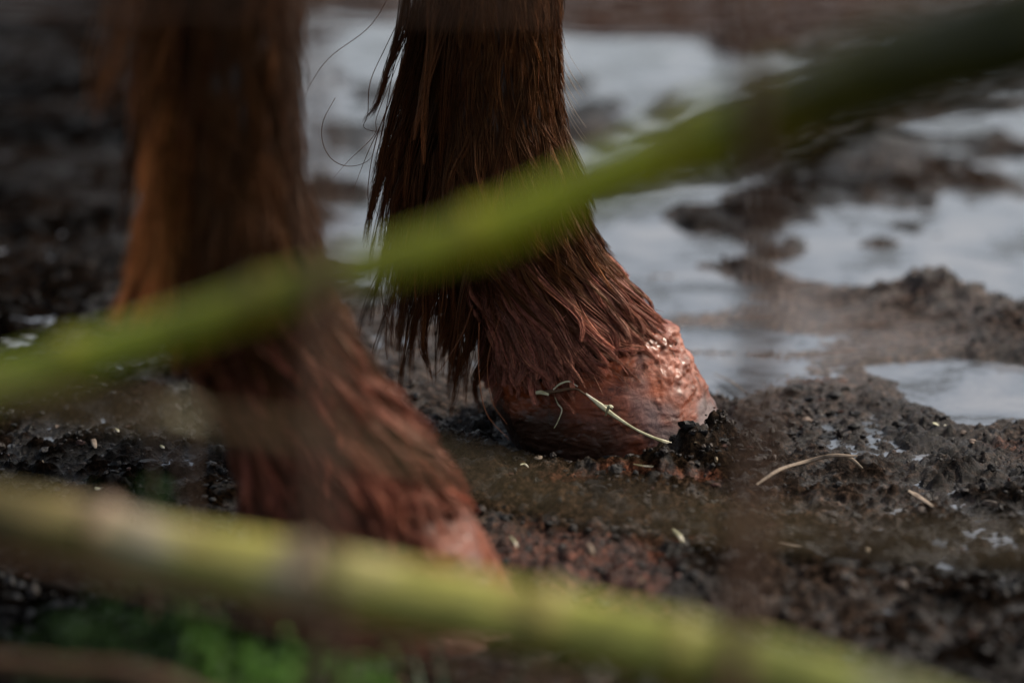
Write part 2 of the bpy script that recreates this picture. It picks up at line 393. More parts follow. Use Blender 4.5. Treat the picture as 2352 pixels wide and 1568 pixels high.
# body: closed rings fused by a voxel remesh into one continuous surface
BV, BF = [], []
def ring_loft(rings):
    """rings: list of (N,3) loops; closed at both ends"""
    n = len(rings[0]); base = len(BV)
    for r in rings: BV.extend([tuple(p) for p in r])
    for i in range(len(rings)-1):
        for j in range(n):
            BF.append((base+i*n+j, base+i*n+(j+1) % n, base+(i+1)*n+(j+1) % n, base+(i+1)*n+j))
    BF.append(tuple(base+j for j in range(n))[::-1]); BF.append(tuple(base+(len(rings)-1)*n+j for j in range(n)))
def hring(cx, cy, z, rx, ry, n=28):
    a = np.arange(n)*2*math.pi/n; return np.stack([cx+rx*np.cos(a), cy+ry*np.sin(a), np.full(n, z)], -1)
def vring(c, t, ra, rb, n=28):           # ring around direction t; ra across (y), rb in plane
    t = np.array(t, float); t /= np.linalg.norm(t); s = np.array([0, 1, 0.]); w = np.cross(t, s)
    a = np.arange(n)*2*math.pi/n
    return np.array(c)+ra*np.cos(a)[:, None]*s+rb*np.sin(a)[:, None]*w
for L in (L1, L2):
    top = L.z[-1]; tx = L.cx[-1]
    zs = np.concatenate([np.linspace(L.z[0]+.012, top, 40)])
    rings = [hring(np.interp(z, L.z, L.cx), L.cy, z, np.interp(z, L.z, L.rx)*(.90 if z < .05 else 1), np.interp(z, L.z, L.ry)*(.85 if z < .05 else 1)) for z in zs]
    for dz, rx, ry, dx in ((.07, .036, .035, 0), (.12, .046, .043, .004), (.17, .052, .047, .008), (.22, .047, .044, .004), (.30, .056, .05, -.002), (.40, .074, .062, -.01), (.50, .10, .08, -.02), (.62, .14, .10, -.05), (.75, .13, .09, -.07)):
        rings.append(hring(tx+dx+(-.0 if dz < .3 else (.02-tx)*.5*min(1, (dz-.3)/.3)), L.cy+(1.5-L.cy)*max(0, (dz-.3))*.7, top+dz, rx, ry))
    ring_loft(rings)
# hind legs
for hy, hx in ((1.66, -1.22), (1.34, -1.34)):
    pts = [((.09, 0), .06, .06), ((.07, .05), .055, .055), ((.03, .10), .040, .040), ((-.01, .16), .042, .042), ((-.03, .24), .032, .030), ((-.045, .36), .034, .032), ((-.06, .44), .045, .036), ((-.075, .50), .052, .042), ((-.04, .58), .052, .045), ((.03, .68), .075, .06), ((.10, .80), .12, .09), ((.10, .95), .19, .12), ((.04, 1.12), .22, .13)]
    ring_loft([hring(hx+p[0], hy+(1.5-hy)*max(0, p[1]-.6)*.5, p[1], rx, ry) for p, rx, ry in pts])
# trunk, neck, head
trunk = [(-1.52, 1.12, .08, .12), (-1.42, 1.14, .18, .22), (-1.25, 1.16, .25, .27), (-1.05, 1.14, .27, .28), (-.80, 1.10, .29, .30), (-.55, 1.07, .30, .31), (-.30, 1.08, .28, .31), (-.10, 1.12, .25, .31), (.06, 1.13, .21, .27), (.16, 1.10, .15, .19), (.22, 1.08, .07, .10)]
ring_loft([vring((x, 1.5, z), (1, 0, 0), ra, rb) for x, z, ra, rb in trunk])
neck = [((-.12, 1.20), (.6, .8), .13, .24), ((.05, 1.33), (.65, .76), .11, .20), ((.20, 1.48), (.7, .72), .09, .16), ((.34, 1.62), (.75, .65), .08, .125), ((.44, 1.70), (.9, .3), .07, .10)]
ring_loft([vring((p[0], 1.5, p[1]), (t[0], 0, t[1]), ra, rb) for p, t, ra, rb in neck])
head = [((.36, 1.74), .05, .06), ((.42, 1.70), .085, .12), ((.50, 1.62), .085, .13), ((.58, 1.52), .07, .105), ((.66, 1.41), .055, .075), ((.72, 1.33), .052, .065), ((.76, 1.27), .05, .055), ((.78, 1.235), .03, .03)]
ring_loft([vring((p[0], 1.5, p[1]), (.62, 0, -.78), ra, rb) for p, ra, rb in head])
for e in (-1, 1):
    ring_loft([vring((.36+q*.02, 1.5+e*.055, 1.76+q*.13), (.1, 0, 1), .022*(1-q*.8)+.003, .03*(1-q*.85)+.003, 12) for q in (0, .3, .6, 1)])
me = bpy.data.meshes.new('body'); me.from_pydata(BV, [], BF); me.materials.append(SKIN)
body = bpy.data.objects.new('body', me); C.objects.link(body); body.parent = horse
me.transform(__import__('mathutils').Matrix.Translation((-.03, -1.5, 0)))
bm = bmesh.new(); bm.from_mesh(me); bmesh.ops.recalc_face_normals(bm, faces=bm.faces); bm.to_mesh(me); bm.free()
rmod = body.modifiers.new('fuse', 'REMESH'); rmod.mode = 'VOXEL'; rmod.voxel_size = .009; rmod.use_smooth_shade = True
smod = body.modifiers.new('soften', 'SMOOTH'); smod.factor = .6; smod.iterations = 6

# hooves
def hoof(cx0, cy0, a_b, b_b, cx1, a_t, b_t, ztoe, zheel, yaw, seed, sink=.012, lumpy=1.0):
    NS, NP = 110, 360
    s = np.linspace(0, 1, NS)[:, None]; p = np.linspace(0, 2*math.pi, NP, endpoint=False)[None]
    cp, sp = np.cos(p), np.sin(p)
    sq = 1+.05*np.cos(2*p)                       # a little squarer at the quarters
    heel = np.where(cp < 0, 1-.10*cp**2*(np.abs(sp) < .5), 1)
    bx, by = cx0+a_b*cp*heel, b_b*sp*sq
    tx, ty = cx1+a_t*cp, b_t*sp
    tz = zheel+(ztoe-zheel)*(cp*.5+.5)**1.1
    x = tx+(bx-tx)*s; y = ty+(by-ty)*s; z = tz+(-sink-tz)*s
    bulge = .0035*np.sin(np.pi*np.clip(s*1.3, 0, 1))
    rad = np.exp(-(s/.10)**2)*.003              # coronary band
    nx, ny = cp, sp
    P = np.stack([x, y, z], -1)
    q = P*1.0
    lay = fbm(q[..., 0]*1, q[..., 1]*1, q[..., 2]*1.1+seed, 5, 30)      # flaking layers
    crust = sstep(-.05, .05, lay)*.0006
    fine = np.abs(fbm(q[..., 0], q[..., 1], q[..., 2]*1.6+seed, 4, 110))*.0006
    rings_ = .00012*np.sin(z*620+3*perlin(x*20, y*20, z*20))
    # cake of lumpy clay on the toe and along the top edge
    lump = (sstep(.45, .98, cp+0*s)*(1-sstep(.34, .62, s+.12*perlin(x*60, y*60, z*60)))) + .45*(1-sstep(.12, .32, s+.3*perlin(x*40, y*40, z*40+4)))*sstep(.3, .9, cp)
    lump = np.clip(lump, 0, 1.2)*sstep(-.02, .10, s)
    lz = lump*lumpy*(.0012+.0020*np.abs(fbm(x, y, z+seed, 5, 80))+.0010*fbm(x, y, z+2, 3, 260)+.0070*np.maximum(0, perlin(x*42, y*42, z*42+seed)))
    d = bulge+rad+crust+fine+rings_+lz
    x = x+nx*d; y = y+ny*d; z = z+lump*.002*(1-s)
    ca, sa = math.cos(yaw), math.sin(yaw); xx = (x-cx0)*ca-y*sa+cx0; yy = (x-cx0)*sa+y*ca
    V = np.stack([xx, yy+cy0, z], -1)
    clay = np.array([.15, .031, .010]); pale = np.array([.20, .075, .058]); dk = np.array([.013, .0045, .0018]); sky_sheen = np.array([.10, .080, .085]); rust = np.array([.22, .046, .010])
    m1 = sstep(-.2, .5, lay+.3*fbm(x, y, z, 3, 70))[..., None]
    colr = clay*(1-m1*.7)+pale*m1*.55
    hl = sstep(.20, -.45, cp+.35*(s-.4)*-1+.25*perlin(x*30, y*30, z*30))[..., None]; colr = colr*(1-hl)+dk*hl  # heel side: wet dark clay plus its shadow painted into the colour
    up_ = (1-sstep(.10, .42, s+.2*perlin(x*40, y*40, z*40)))*(1-sstep(.5, .9, cp)); colr = colr*(1-up_[..., None]*.75)+rust*up_[..., None]*.75
    sl = (sstep(.36, .70, s+.45*fbm(x, y, z+9, 3, 24))*sstep(.1, .4, cp)*sstep(.0, .3, -sp+.3))[..., None]; colr = colr*(1-sl)+sky_sheen*sl  # wet sheen of reflected sky painted as a grey patch, toe half
    lm = lumpy*np.clip(lump, 0, 1)[..., None]*sstep(-.3, .4, fbm(x, y, z, 3, 60))[..., None]; colr = colr*(1-lm)+np.array([.31, .125, .088])*lm
    if lumpy < 1: colr = colr*.35+rust*.32
    colr = np.broadcast_to(colr, V.shape)
    top = V[0]; cap = []; mid = top.mean(0)
    for q_ in (.0, .06, .15, .3, .5, .8):
        c_ = top*(1-q_)+mid*q_; c_[:, 2] = top[:, 2]+.004*math.sin(q_*2)+.0015*perlin(c_[:, 0]*150, c_[:, 1]*150, seed); cap.append(c_)
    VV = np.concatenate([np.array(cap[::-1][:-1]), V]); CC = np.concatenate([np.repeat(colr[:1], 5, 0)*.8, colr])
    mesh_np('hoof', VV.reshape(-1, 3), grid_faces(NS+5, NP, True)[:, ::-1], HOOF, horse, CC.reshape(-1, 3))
    return V
V1 = hoof(.066, 1.647,   .0725, .072, .036, .049, .046, .067, .036, R(9), 3.0)
hx2 = onY(915, 1400, 1.345)[0]
V2 = hoof(hx2, 1.345, .071, .062, hx2-.030, .050, .047, .067, .036, 0, 11.0, lumpy=.25)

# hair ---------------------------------------------------------------
def lie(L, z0, phi, length, lift, drift, K, wav=.0008, droop=0.0):
    """hair lying along the leg, root at height z0, angle phi"""
    N = len(z0); t = np.linspace(0, 1, K)[None]
    z = z0[:, None]-length[:, None]*t
    z = np.maximum(z, .006)
    ph = phi[:, None]+drift[:, None]*t**1.3
    off = -.0012+lift[:, None]*np.sin(np.minimum(t*1.5, 1.45))**1.0*(.35+.65*t)
    P = L.S(z, ph, off)
    o = rng.uniform(0, 99, (N, 1))
    w = wav*t*3
    P[..., 0] += w*perlin(t*2.2+o, o, 0); P[..., 1] += w*perlin(t*2.2+o, o, 5)
    return P
def taper(N, K, r0, tip=.12, belly=True):
    t = np.linspace(0, 1, K)[None]; prof = (.75+.25*np.sin(t*3.0))*(1-t**3*(1-tip))
    return r0[:, None]*prof*np.ones((N, 1))
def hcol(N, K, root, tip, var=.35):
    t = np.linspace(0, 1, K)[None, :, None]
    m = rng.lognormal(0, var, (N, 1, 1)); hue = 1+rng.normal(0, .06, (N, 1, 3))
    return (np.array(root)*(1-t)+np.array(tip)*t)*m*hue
def clumped(L, G, per, z0, phi, length, lift, drift, K, spread, rr, root, tip, var=.3, conv=.85, wav=.0012):
    """G clumps of `per` hairs each, drawn together towards the tip"""
    g = lie(L, z0, phi, length, lift, drift, K, wav)
    zi = np.repeat(z0, per)+rng.normal(0, spread*.8, G*per); pi_ = np.repeat(phi, per)+rng.normal(0, spread/.045, G*per)
    li = np.repeat(length, per)*rng.uniform(.8, 1.05, G*per); lf_ = np.repeat(lift, per)*rng.uniform(.4, 1.2, G*per)
    c = lie(L, zi, pi_, li, lf_, np.repeat(drift, per), K, wav*.5)
    w = (np.linspace(0, 1, K)**.62*conv)[None, :, None]
    gg = np.repeat(g, per, 0)
    P = c*(1-w)+gg*w+rng.normal(0, .0005, (G*per, 1, 3))*np.linspace(0, 1, K)[None, :, None]
    cl = np.repeat(rng.lognormal(0, var, (G, 1, 1)), per, 0)
    colr = hcol(G*per, K, root, tip, .18)*cl
    return strands(P, taper(G*per, K, rng.uniform(.7, 1.3, G*per)*rr), colr)
def fall(P0, dir0, length, K, curl, grav=1.0, seed=0):
    """free hanging hair"""
    N = len(P0); P = np.zeros((N, K, 3)); P[:, 0] = P0; d = dir0/np.linalg.norm(dir0, axis=1)[:, None]
    step = length/(K-1); o = rng.uniform(0, 99, N)
    for k in range(1, K):
        t = k/(K-1)
        a = np.stack([perlin(o, t*2.5, 0.), perlin(o, t*2.5, 7.), .3*perlin(o, t*2.5, 13.)], -1)*curl[:, None]
        d = d+np.array([0, 0, -grav])*.22+a*.35
        d /= np.linalg.norm(d, axis=1)[:, None]
        P[:, k] = P[:, k-1]+d*step[:, None]
    return P
def uni(n, a, b_): return rng.uniform(a, b_, n)

def dress(L, FET, COR, near, scale, cannon, feather, pastern_c, floor_z=-1):
    top = L.z[-1]
    # 1 short coat down the cannon, in loose locks
    G = 1500 if near else 800
    z0 = FET-.01+(top+.05-FET+.01)*rng.random(G); phi = uni(G, 0, 2*math.pi)
    parts = [clumped(L, G, 9, z0, phi, uni(G, .022, .045), uni(G, .001, .005), rng.normal(0, .12, G), 7, .0035, .00028*scale, cannon[0], cannon[1], .35, .7)]
    # longer locks low on the cannon, flaring at the fetlock
    G = 420
    z0 = uni(G, FET-.012, FET+.07); phi = rng.normal(-math.pi/2, 1.5, G)
    parts.append(clumped(L, G, 12, z0, phi, uni(G, .035, .06), uni(G, .003, .011), rng.normal(0, .2, G), 9, .0035, .0003*scale, cannon[0], cannon[1], .45, .85))
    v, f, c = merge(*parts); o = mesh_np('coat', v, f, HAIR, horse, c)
    # 2 pastern: heavy clay-soaked locks over the coronet
    G = 300
    z0 = COR+.012+(FET-.002-COR)*rng.random(G)**.85; phi = uni(G, -math.pi*1.12, .35); phi[::5] = uni(len(phi[::5]), 0, 2*math.pi)
    ln = uni(G, .040, .085); tipz = rng.normal(.0530, .0065, G)+.008*np.cos(phi)-.014*sstep(.2, -.8, np.cos(phi)); ln = np.minimum(ln, np.maximum(.008, z0-tipz))
    dr = rng.normal(.12, .13, G); lf0 = uni(G, .002, .008)
    parts = [clumped(L, G, 44, z0, phi, ln, lf0, dr, 13, .0056, .00036*scale, pastern_c[0], pastern_c[1], .27, .97, .004)]
    NF = 1300; zf = COR+.004+(FET-COR)*rng.random(NF); pf = uni(NF, 0, 6.283); lf2 = np.minimum(uni(NF, .012, .045), np.maximum(.006, zf-rng.normal(.046, .008, NF)-.008*np.cos(pf)))
    pp = lie(L, zf, pf, lf2, uni(NF, .001, .010), rng.normal(.15, .3, NF), 10, .003)
    parts.append(strands(pp, taper(NF, 10, uni(NF, .00014, .00026)*scale, .2), hcol(NF, 10, np.array(pastern_c[0])*.5, np.array(pastern_c[1])*.7, .4)))
    # solid soaked cores give the locks body
    g = lie(L, z0, phi, ln*.98, lf0*.8, dr, 11)
    parts.append(strands(g, taper(G, 11, uni(G, .0007, .0014), .05), hcol(G, 11, np.array(pastern_c[0])*.6, np.array(pastern_c[1])*.8, .4), 6))
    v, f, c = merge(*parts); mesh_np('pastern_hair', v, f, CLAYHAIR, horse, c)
    # 3 feather: long hair hanging off the back of the leg
    parts = []
    for G, per, za, zb, la, lb, out, pa, ps, curl in feather:
        z0 = uni(G, za, zb); phi = rng.normal(pa, ps, G)
        P0 = L.S(z0, phi, -.003); nrm = np.stack([np.cos(phi), np.sin(phi), 0*phi], -1)
        d0 = nrm*uni(G, out*.4, out*1.2)[:, None]+np.array([0, 0, -1.])
        K = 14
        ln = uni(G, la, lb); ln = np.minimum(ln, np.maximum(.02, (z0-floor_z-rng.normal(0, .008, G))*1.08)); cu = uni(G, .2, 1)*curl
        g = fall(P0, d0, ln, K, cu, .8)
        c0 = np.repeat(g, per, 0); t = np.linspace(0, 1, K)[None, :, None]
        j = rng.normal(0, .0026, (G*per, 1, 3)); o2 = uni(G*per, 0, 99)[:, None]
        wv = np.stack([perlin(t[..., 0]*3+o2, o2, 0.), perlin(t[..., 0]*3+o2, o2, 4.), 0*perlin(t[..., 0]+o2, o2, 9.)], -1)
        P = c0+j*(1-t*.85)+wv*.0028*t
        cl = np.repeat(rng.lognormal(0, .35, (G, 1, 1)), per, 0)
        parts.append(strands(P, taper(G*per, K, uni(G*per, .00016, .00034)*scale, .2), hcol(G*per, K, feather_c[0], feather_c[1], .3)*cl))
    return parts
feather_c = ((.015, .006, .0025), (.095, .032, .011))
A = math.pi
fe1 = [(80, 20, FET1-.01, L1.z[-1]+.04, .06, .12, .75, A*1.05, .34, .35),
       (50, 14, FET1-.035, FET1+.03, .05, .085, .35, A*1.08, .30, .3),
       (60, 10, FET1-.0, FET1+.10, .08, .12, .8, A*1.0, .3, .6)]
parts = dress(L1, FET1, COR1, True, 1.0, ((.014, .0055, .002), (.075, .026, .008)), fe1, ((.050, .016, .008), (.36, .138, .092)))
def lock(pts, y, n, spread, root, tip, r=.00026, K=22, tipspread=.15):
    w = np.array([onY(u, v, y) for u, v in pts]); g = smooth_curve(w, K)[None]
    t = np.linspace(0, 1, K)[None, :, None]; j = rng.normal(0, spread, (n, 1, 3)); o2 = uni(n, 0, 99)[:, None]
    wv = np.stack([perlin(t[..., 0]*2.6+o2, o2, 0.), perlin(t[..., 0]*2.6+o2, o2, 4.), perlin(t[..., 0]*2.6+o2, o2, 9.)], -1)
    s_ = rng.uniform(.75, 1.04, (n, 1))*t[..., 0]; gi = np.clip(s_*(K-1), 0, K-1.001); i0 = gi.astype(int); f0 = (gi-i0)[..., None]
    P = g[0][i0]*(1-f0)+g[0][i0+1]*f0+j*(1-t*(1-tipspread))+wv*.003*t
    return strands(P, taper(n, K, uni(n, .6, 1.3)*r, .2), hcol(n, K, root, tip, .3))
def wild(pts, y, r=.00028, c=(.09, .032, .016)):
    w = np.array([onY(u, v, y+dy) for u, v, dy in pts]); P = smooth_curve(w, 26)[None]
    return strands(P, taper(1, 26, np.array([r]), .3), np.broadcast_to(np.array(c), (1, 26, 3)), 4)
for pts in ([(905, -30, 0), (850, 60, -.01), (760, 130, -.02), (715, 190, -.02), (700, 225, -.02)], [(950, -20, 0), (885, 110, 0), (850, 190, -.01), (845, 260, -.01), (835, 290, 0), (852, 300, .01), (880, 300, .01), (905, 280, .01)],
            [(960, 30, 0), (900, 180, 0), (865, 270, -.01), (860, 310, -.01), (800, 370, -.01), (765, 410, -.01)], [(770, 225, 0), (742, 280, 0), (742, 330, 0), (765, 368, 0), (805, 382, 0), (850, 365, 0), (868, 310, 0)],
            [(940, 90, 0), (890, 250, -.01), (845, 350, 0), (810, 440, 0)], [(930, 150, 0), (870, 300, 0), (846, 420, 0), (848, 500, 0), (842, 570, 0)],
            [(955, 200, 0), (900, 330, .01), (858, 420, 0), (862, 480, 0), (890, 540, 0)], [(875, 640, 0), (880, 700, 0), (895, 750, 0), (905, 775, 0)],
            [(1085, 700, -.06), (1060, 770, -.06), (1010, 850, -.06), (985, 862, -.06)], [(1150, 720, -.05), (1120, 830, -.055), (1130, 920, -.06), (1165, 975, -.06)],
            [(1100, 740, -.05), (1100, 860, -.055), (1118, 950, -.06), (1170, 1010, -.06)], [(980, -20, 0), (915, 120, 0), (885, 260, 0), (858, 400, 0), (848, 470, 0)]):
    parts.append(wild(pts, 1.625))
for pts in ([(962, 20), (930, 180), (884, 320), (858, 430)], [(958, 90), (905, 250), (868, 400), (850, 480), (845, 570)], [(968, 190), (925, 330), (888, 420), (868, 530)], [(972, 250), (940, 380), (915, 450), (893, 560)],
            [(985, 290), (960, 420), (945, 520)], [(940, -30), (925, 60), (900, 150), (872, 220), (843, 280)], [(980, 60), (945, 200), (915, 320), (900, 440)], [(975, 150), (935, 280), (900, 360), (862, 470), (850, 540)],
            [(1000, 600), (972, 700), (950, 770), (933, 855)], [(1010, 620), (987, 720), (976, 790), (992, 862)], [(1045, 620), (1032, 740), (1004, 825)], [(1060, 630), (1078, 720), (1042, 800), (1068, 875)], [(1085, 650), (1092, 760), (1062, 830), (1038, 885)],
            [(1110, 700), (1120, 800), (1095, 880), (1100, 940)]):
    for q in range(2):
        parts.append(lock([(u+random.uniform(-9, 9), v+random.uniform(-12, 12)) for u, v in pts], 1.625, 34, .0016, (.015, .006, .0025), (.09, .030, .011)))
# pale guard hairs at the front edge
for k in range(16):
    v0 = random.uniform(80, 330); u0 = 1296+max(0, v0-250)*.22; ln = random.uniform(50, 120)
    parts.append(wild([(u0-8, v0, 0), (u0+ln*.15, v0+ln*.5, 0), (u0+ln*.45, v0+ln*.95, 0)], 1.63, .00012, (.45, .36, .28)))
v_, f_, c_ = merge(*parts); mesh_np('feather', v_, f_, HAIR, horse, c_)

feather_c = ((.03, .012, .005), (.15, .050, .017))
fe2 = [(260, 12, FET2+.005, FET2+.075, .05, .09, .32, A*1.13, .30, .9),
       (110, 12, FET2+.05, L2.z[-1]+.04, .05, .09, .38, A*1.06, .5, .6),
       (80, 14, FET2-.02, FET2+.06, .05, .075, .35, A*1.2, .3, .3),
       (80, 12, FET2+.07, L2.z[-1]+.05, .05, .10, .75, A*1.0, .3, .5)]
parts = dress(L2, FET2, COR2, False, 1.35, ((.015, .006, .002), (.052, .018, .006)), fe2, ((.045, .015, .008), (.27, .085, .052)), onY(1200, 745, 1.345)[2])
for pts, n in (([(392, 360), (345, 540), (300, 660), (252, 750)], 70), ([(405, 380), (372, 560), (345, 650), (300, 745)], 70), ([(425, 430), (402, 600), (392, 690), (372, 760)], 60), ([(398, 420), (360, 600), (352, 690), (335, 750)], 70),
            ([(440, 470), (432, 620), (450, 700), (462, 750)], 50), ([(385, 300), (352, 420), (330, 540), (300, 640)], 50), ([(390, 220), (350, 360), (330, 480)], 30), ([(330, -60), (282, 80), (252, 190), (208, 285)], 16), ([(312, -80), (262, 50), (238, 150), (222, 230)], 9),
            ([(370, 60), (335, 200), (322, 330)], 14), ([(420, 330), (392, 470), (385, 590)], 60)):
    for q in range(2):
        parts.append(lock([(u+random.uniform(-12, 12), v+random.uniform(-15, 15)) for u, v in pts], 1.315, n, (.0065 if n < 20 else .0034), (.07, .024, .007), (.30, .11, .04) if n < 20 else (1.0, .36, .12), .0003, 20, .6 if n < 20 else .35))
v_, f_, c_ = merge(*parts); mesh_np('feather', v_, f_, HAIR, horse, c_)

# ------------------------------------------------------------------ straws and twigs
def blade_obj(name, pts, widths, m, parent=None, thick=.0004, n=26, up=(0, -1, .5)):
    """flat folded grass blade with thickness"""
    P = smooth_curve(pts, n); W_ = np.interp(np.linspace(0, 1, n), np.linspace(0, 1, len(widths)), widths)
    t = np.gradient(P, axis=0); t /= np.linalg.norm(t, axis=1)[:, None]
    a = np.cross(t, np.array(up, float)); a /= np.linalg.norm(a, axis=1)[:, None]; b_ = np.cross(a, t)
    prof = [(-1, 0), (-.45, .22), (0, .10), (.45, .22), (1, 0), (.45, -.25), (0, -.35), (-.45, -.25)]
    V = np.stack([P+a*(W_*p)[:, None]/2+b_*(W_*q*.45+np.sign(q)*thick*.5)[:, None]/2 for p, q in prof], 1)
    return mesh_np(name, V.reshape(-1, 3), grid_faces(n, 8, True), m, parent)
def hoof_pt(u, v, lift=.0015):
    """point of hoof surface seen along this direction (nearest vertex of the hoof)"""
    d = raydir(u, v); o = np.array([0, 0, CAMH]); Q = V1.reshape(-1, 3)-o
    t = Q@d/(d@d); e = np.linalg.norm(Q-t[:, None]*d, axis=1); near = np.where(e < .0016)[0]
    i = near[np.argmin(t[near])] if len(near) else np.argmin(e)
    n = V1.reshape(-1, 3)[i]-np.array([.055, 1.647, .02]); n /= np.linalg.norm(n)
    return V1.reshape(-1, 3)[i]+n*lift
def thing_at(name, p, label, cat, group=None): return empty(name, tuple(np.array(p)), label, cat, group)
p0 = hoof_pt(1350, 900); st = thing_at('straw_stalk', p0, 'pale green straw stalk lying diagonally across the muddy hoof', 'straw')
blade_obj('stem', [hoof_pt(1345, 900, .006)*(1-t)+hoof_pt(1562, 1022, .003)*t+np.array([0, -.0045*math.sin(math.pi*t), -.0035*math.sin(math.pi*t)]) for t in (0, .16, .3, .5, .7, .85, 1)], [.0010, .0034, .0024, .0014, .0018, .0026, .0012], STRAW, st)
blade_obj('leaf', [hoof_pt(1395, 950, .002), hoof_pt(1400, 925, .008), hoof_pt(1408, 935, .006), hoof_pt(1390, 922, .007)], [.001, .0022, .002, .0006], STRAW, st)
p0 = hoof_pt(1290, 905); st = thing_at('grass_blade', p0, 'short brown and cream grass blade stuck level on the hoof', 'straw')
blade_obj('blade', [hoof_pt(u, v, .008) for u, v in ((1252, 907), (1290, 904), (1330, 899), (1350, 902))], [.0026, .0022, .0016, .001], DRY, st)
blade_obj('tip', [hoof_pt(u, v, .009) for u, v in ((1248, 908), (1258, 907), (1272, 906))], [.0022, .0027, .0016], STRAW, st)
blade_obj('curl', [hoof_pt(u, v, .008) for u, v in ((1280, 900), (1295, 888), (1315, 884), (1338, 892))], [.0008, .0013, .0010, .0006], STRAW, st)
st = thing_at('thin_straw', hoof_pt(1275, 930), 'thin bent straw hanging down the dark side of the hoof', 'straw')
blade_obj('stem', [hoof_pt(u, v, .002) for u, v in ((1272, 905), (1278, 925), (1290, 945), (1278, 965), (1272, 985))], [.0006, .0009, .0007, .0006], STRAW, st)
def gpt(u, v, h=.002):
    g_ = onG(u, v); z = float(ground_z(np.array([g_[0]]), np.array([g_[1]]))[0]); g_ = onG(u, v, z); return np.array([g_[0], g_[1], z+h])
st = thing_at('dry_twig', gpt(1850, 1100), 'curved tan grass stalk lying on the mud right of the hoof', 'twig')
blade_obj('stalk', [gpt(u, v, h) for u, v, h in ((1738, 1128, .004), (1790, 1105, .007), (1850, 1090, .008), (1910, 1080, .009), (1968, 1074, .007))], [.0016, .0024, .0022, .0024, .0022, .0014], TWIG, st)
blade_obj('side_shoot', [gpt(1925, 1078, .009), gpt(1955, 1084, .008), gpt(1980, 1094, .005)], [.001, .002, .0014], TWIG, st)
LITTER = [('straw_fragment', [(2085, 1140), (2110, 1155), (2142, 1176)], .0042, TWIG, 'short flattened tan straw on the mud near the right edge'),
          ('straw_fragment', [(2142, 984), (2160, 988), (2172, 990)], .0042, STRAW, 'small bright cream flake below the little puddle'),
          ('straw_fragment', [(1455, 1079), (1478, 1083), (1500, 1085)], .0018, STRAW, 'small pale chip right under the front of the hoof'),
          ('straw_fragment', [(1172, 1245), (1182, 1258), (1188, 1270)], .0016, STRAW, 'tiny yellow sliver on the dark mud between the hooves'),
          ('straw_fragment', [(1640, 870), (1680, 888), (1718, 915)], .0016, TWIG, 'thin grey stalk leaning behind the toe of the far hoof'),
          ('straw_fragment', [(1350, 1262), (1358, 1275), (1362, 1292)], .0028, TWIG, 'dull beige husk on the reddish clay in the foreground'),
          ('straw_fragment', [(1545, 1230), (1560, 1245), (1568, 1260)], .003, STRAW, 'dim yellow flake in the brown mud below the hoof'),
          ('straw_fragment', [(1790, 1262), (1815, 1268), (1840, 1270)], .002, TWIG, 'faint straw lying level in the shadowed foreground mud'),
          ('seed_husk', [(212, 1015), (216, 1028), (220, 1042)], .0035, TWIG, 'small orange husk on the dark soil at far left'),
          ('seed_husk', [(266, 996), (270, 1000), (273, 1004)], .0024, STRAW, 'small cream seed above the orange husk at left'),
          ('seed_husk', [(368, 1034), (373, 1038), (378, 1042)], .0024, STRAW, 'pinkish seed on dark soil beside the thin weed stems'),
          ('seed_husk', [(220, 1132), (228, 1136), (236, 1133)], .0030, STRAW, 'pale chip on the soil just above the lower green cane'),
          ('straw_fragment', [(1195, 1080), (1205, 1078), (1214, 1086)], .0016, STRAW, 'pale speck under the heel of the far hoof'),
          ('straw_fragment', [(1230, 1062), (1237, 1064), (1244, 1060)], .0040, TWIG, 'ochre pebble-like crumb at the heel of the far hoof')]
for nm, pts, w, m, lab in LITTER:
    ps = [gpt(u, v, .0035) for u, v in pts]; c0 = ps[1]
    o = blade_obj(nm, [p-c0 for p in ps], [w*.5, w, w*.9, w*.4], m, None, .0006, 12, (0, -.5, 1)); o.location = tuple(c0)
    tag(o, lab, 'husk' if nm == 'seed_husk' else 'straw', 'bits of straw and husk on the mud')

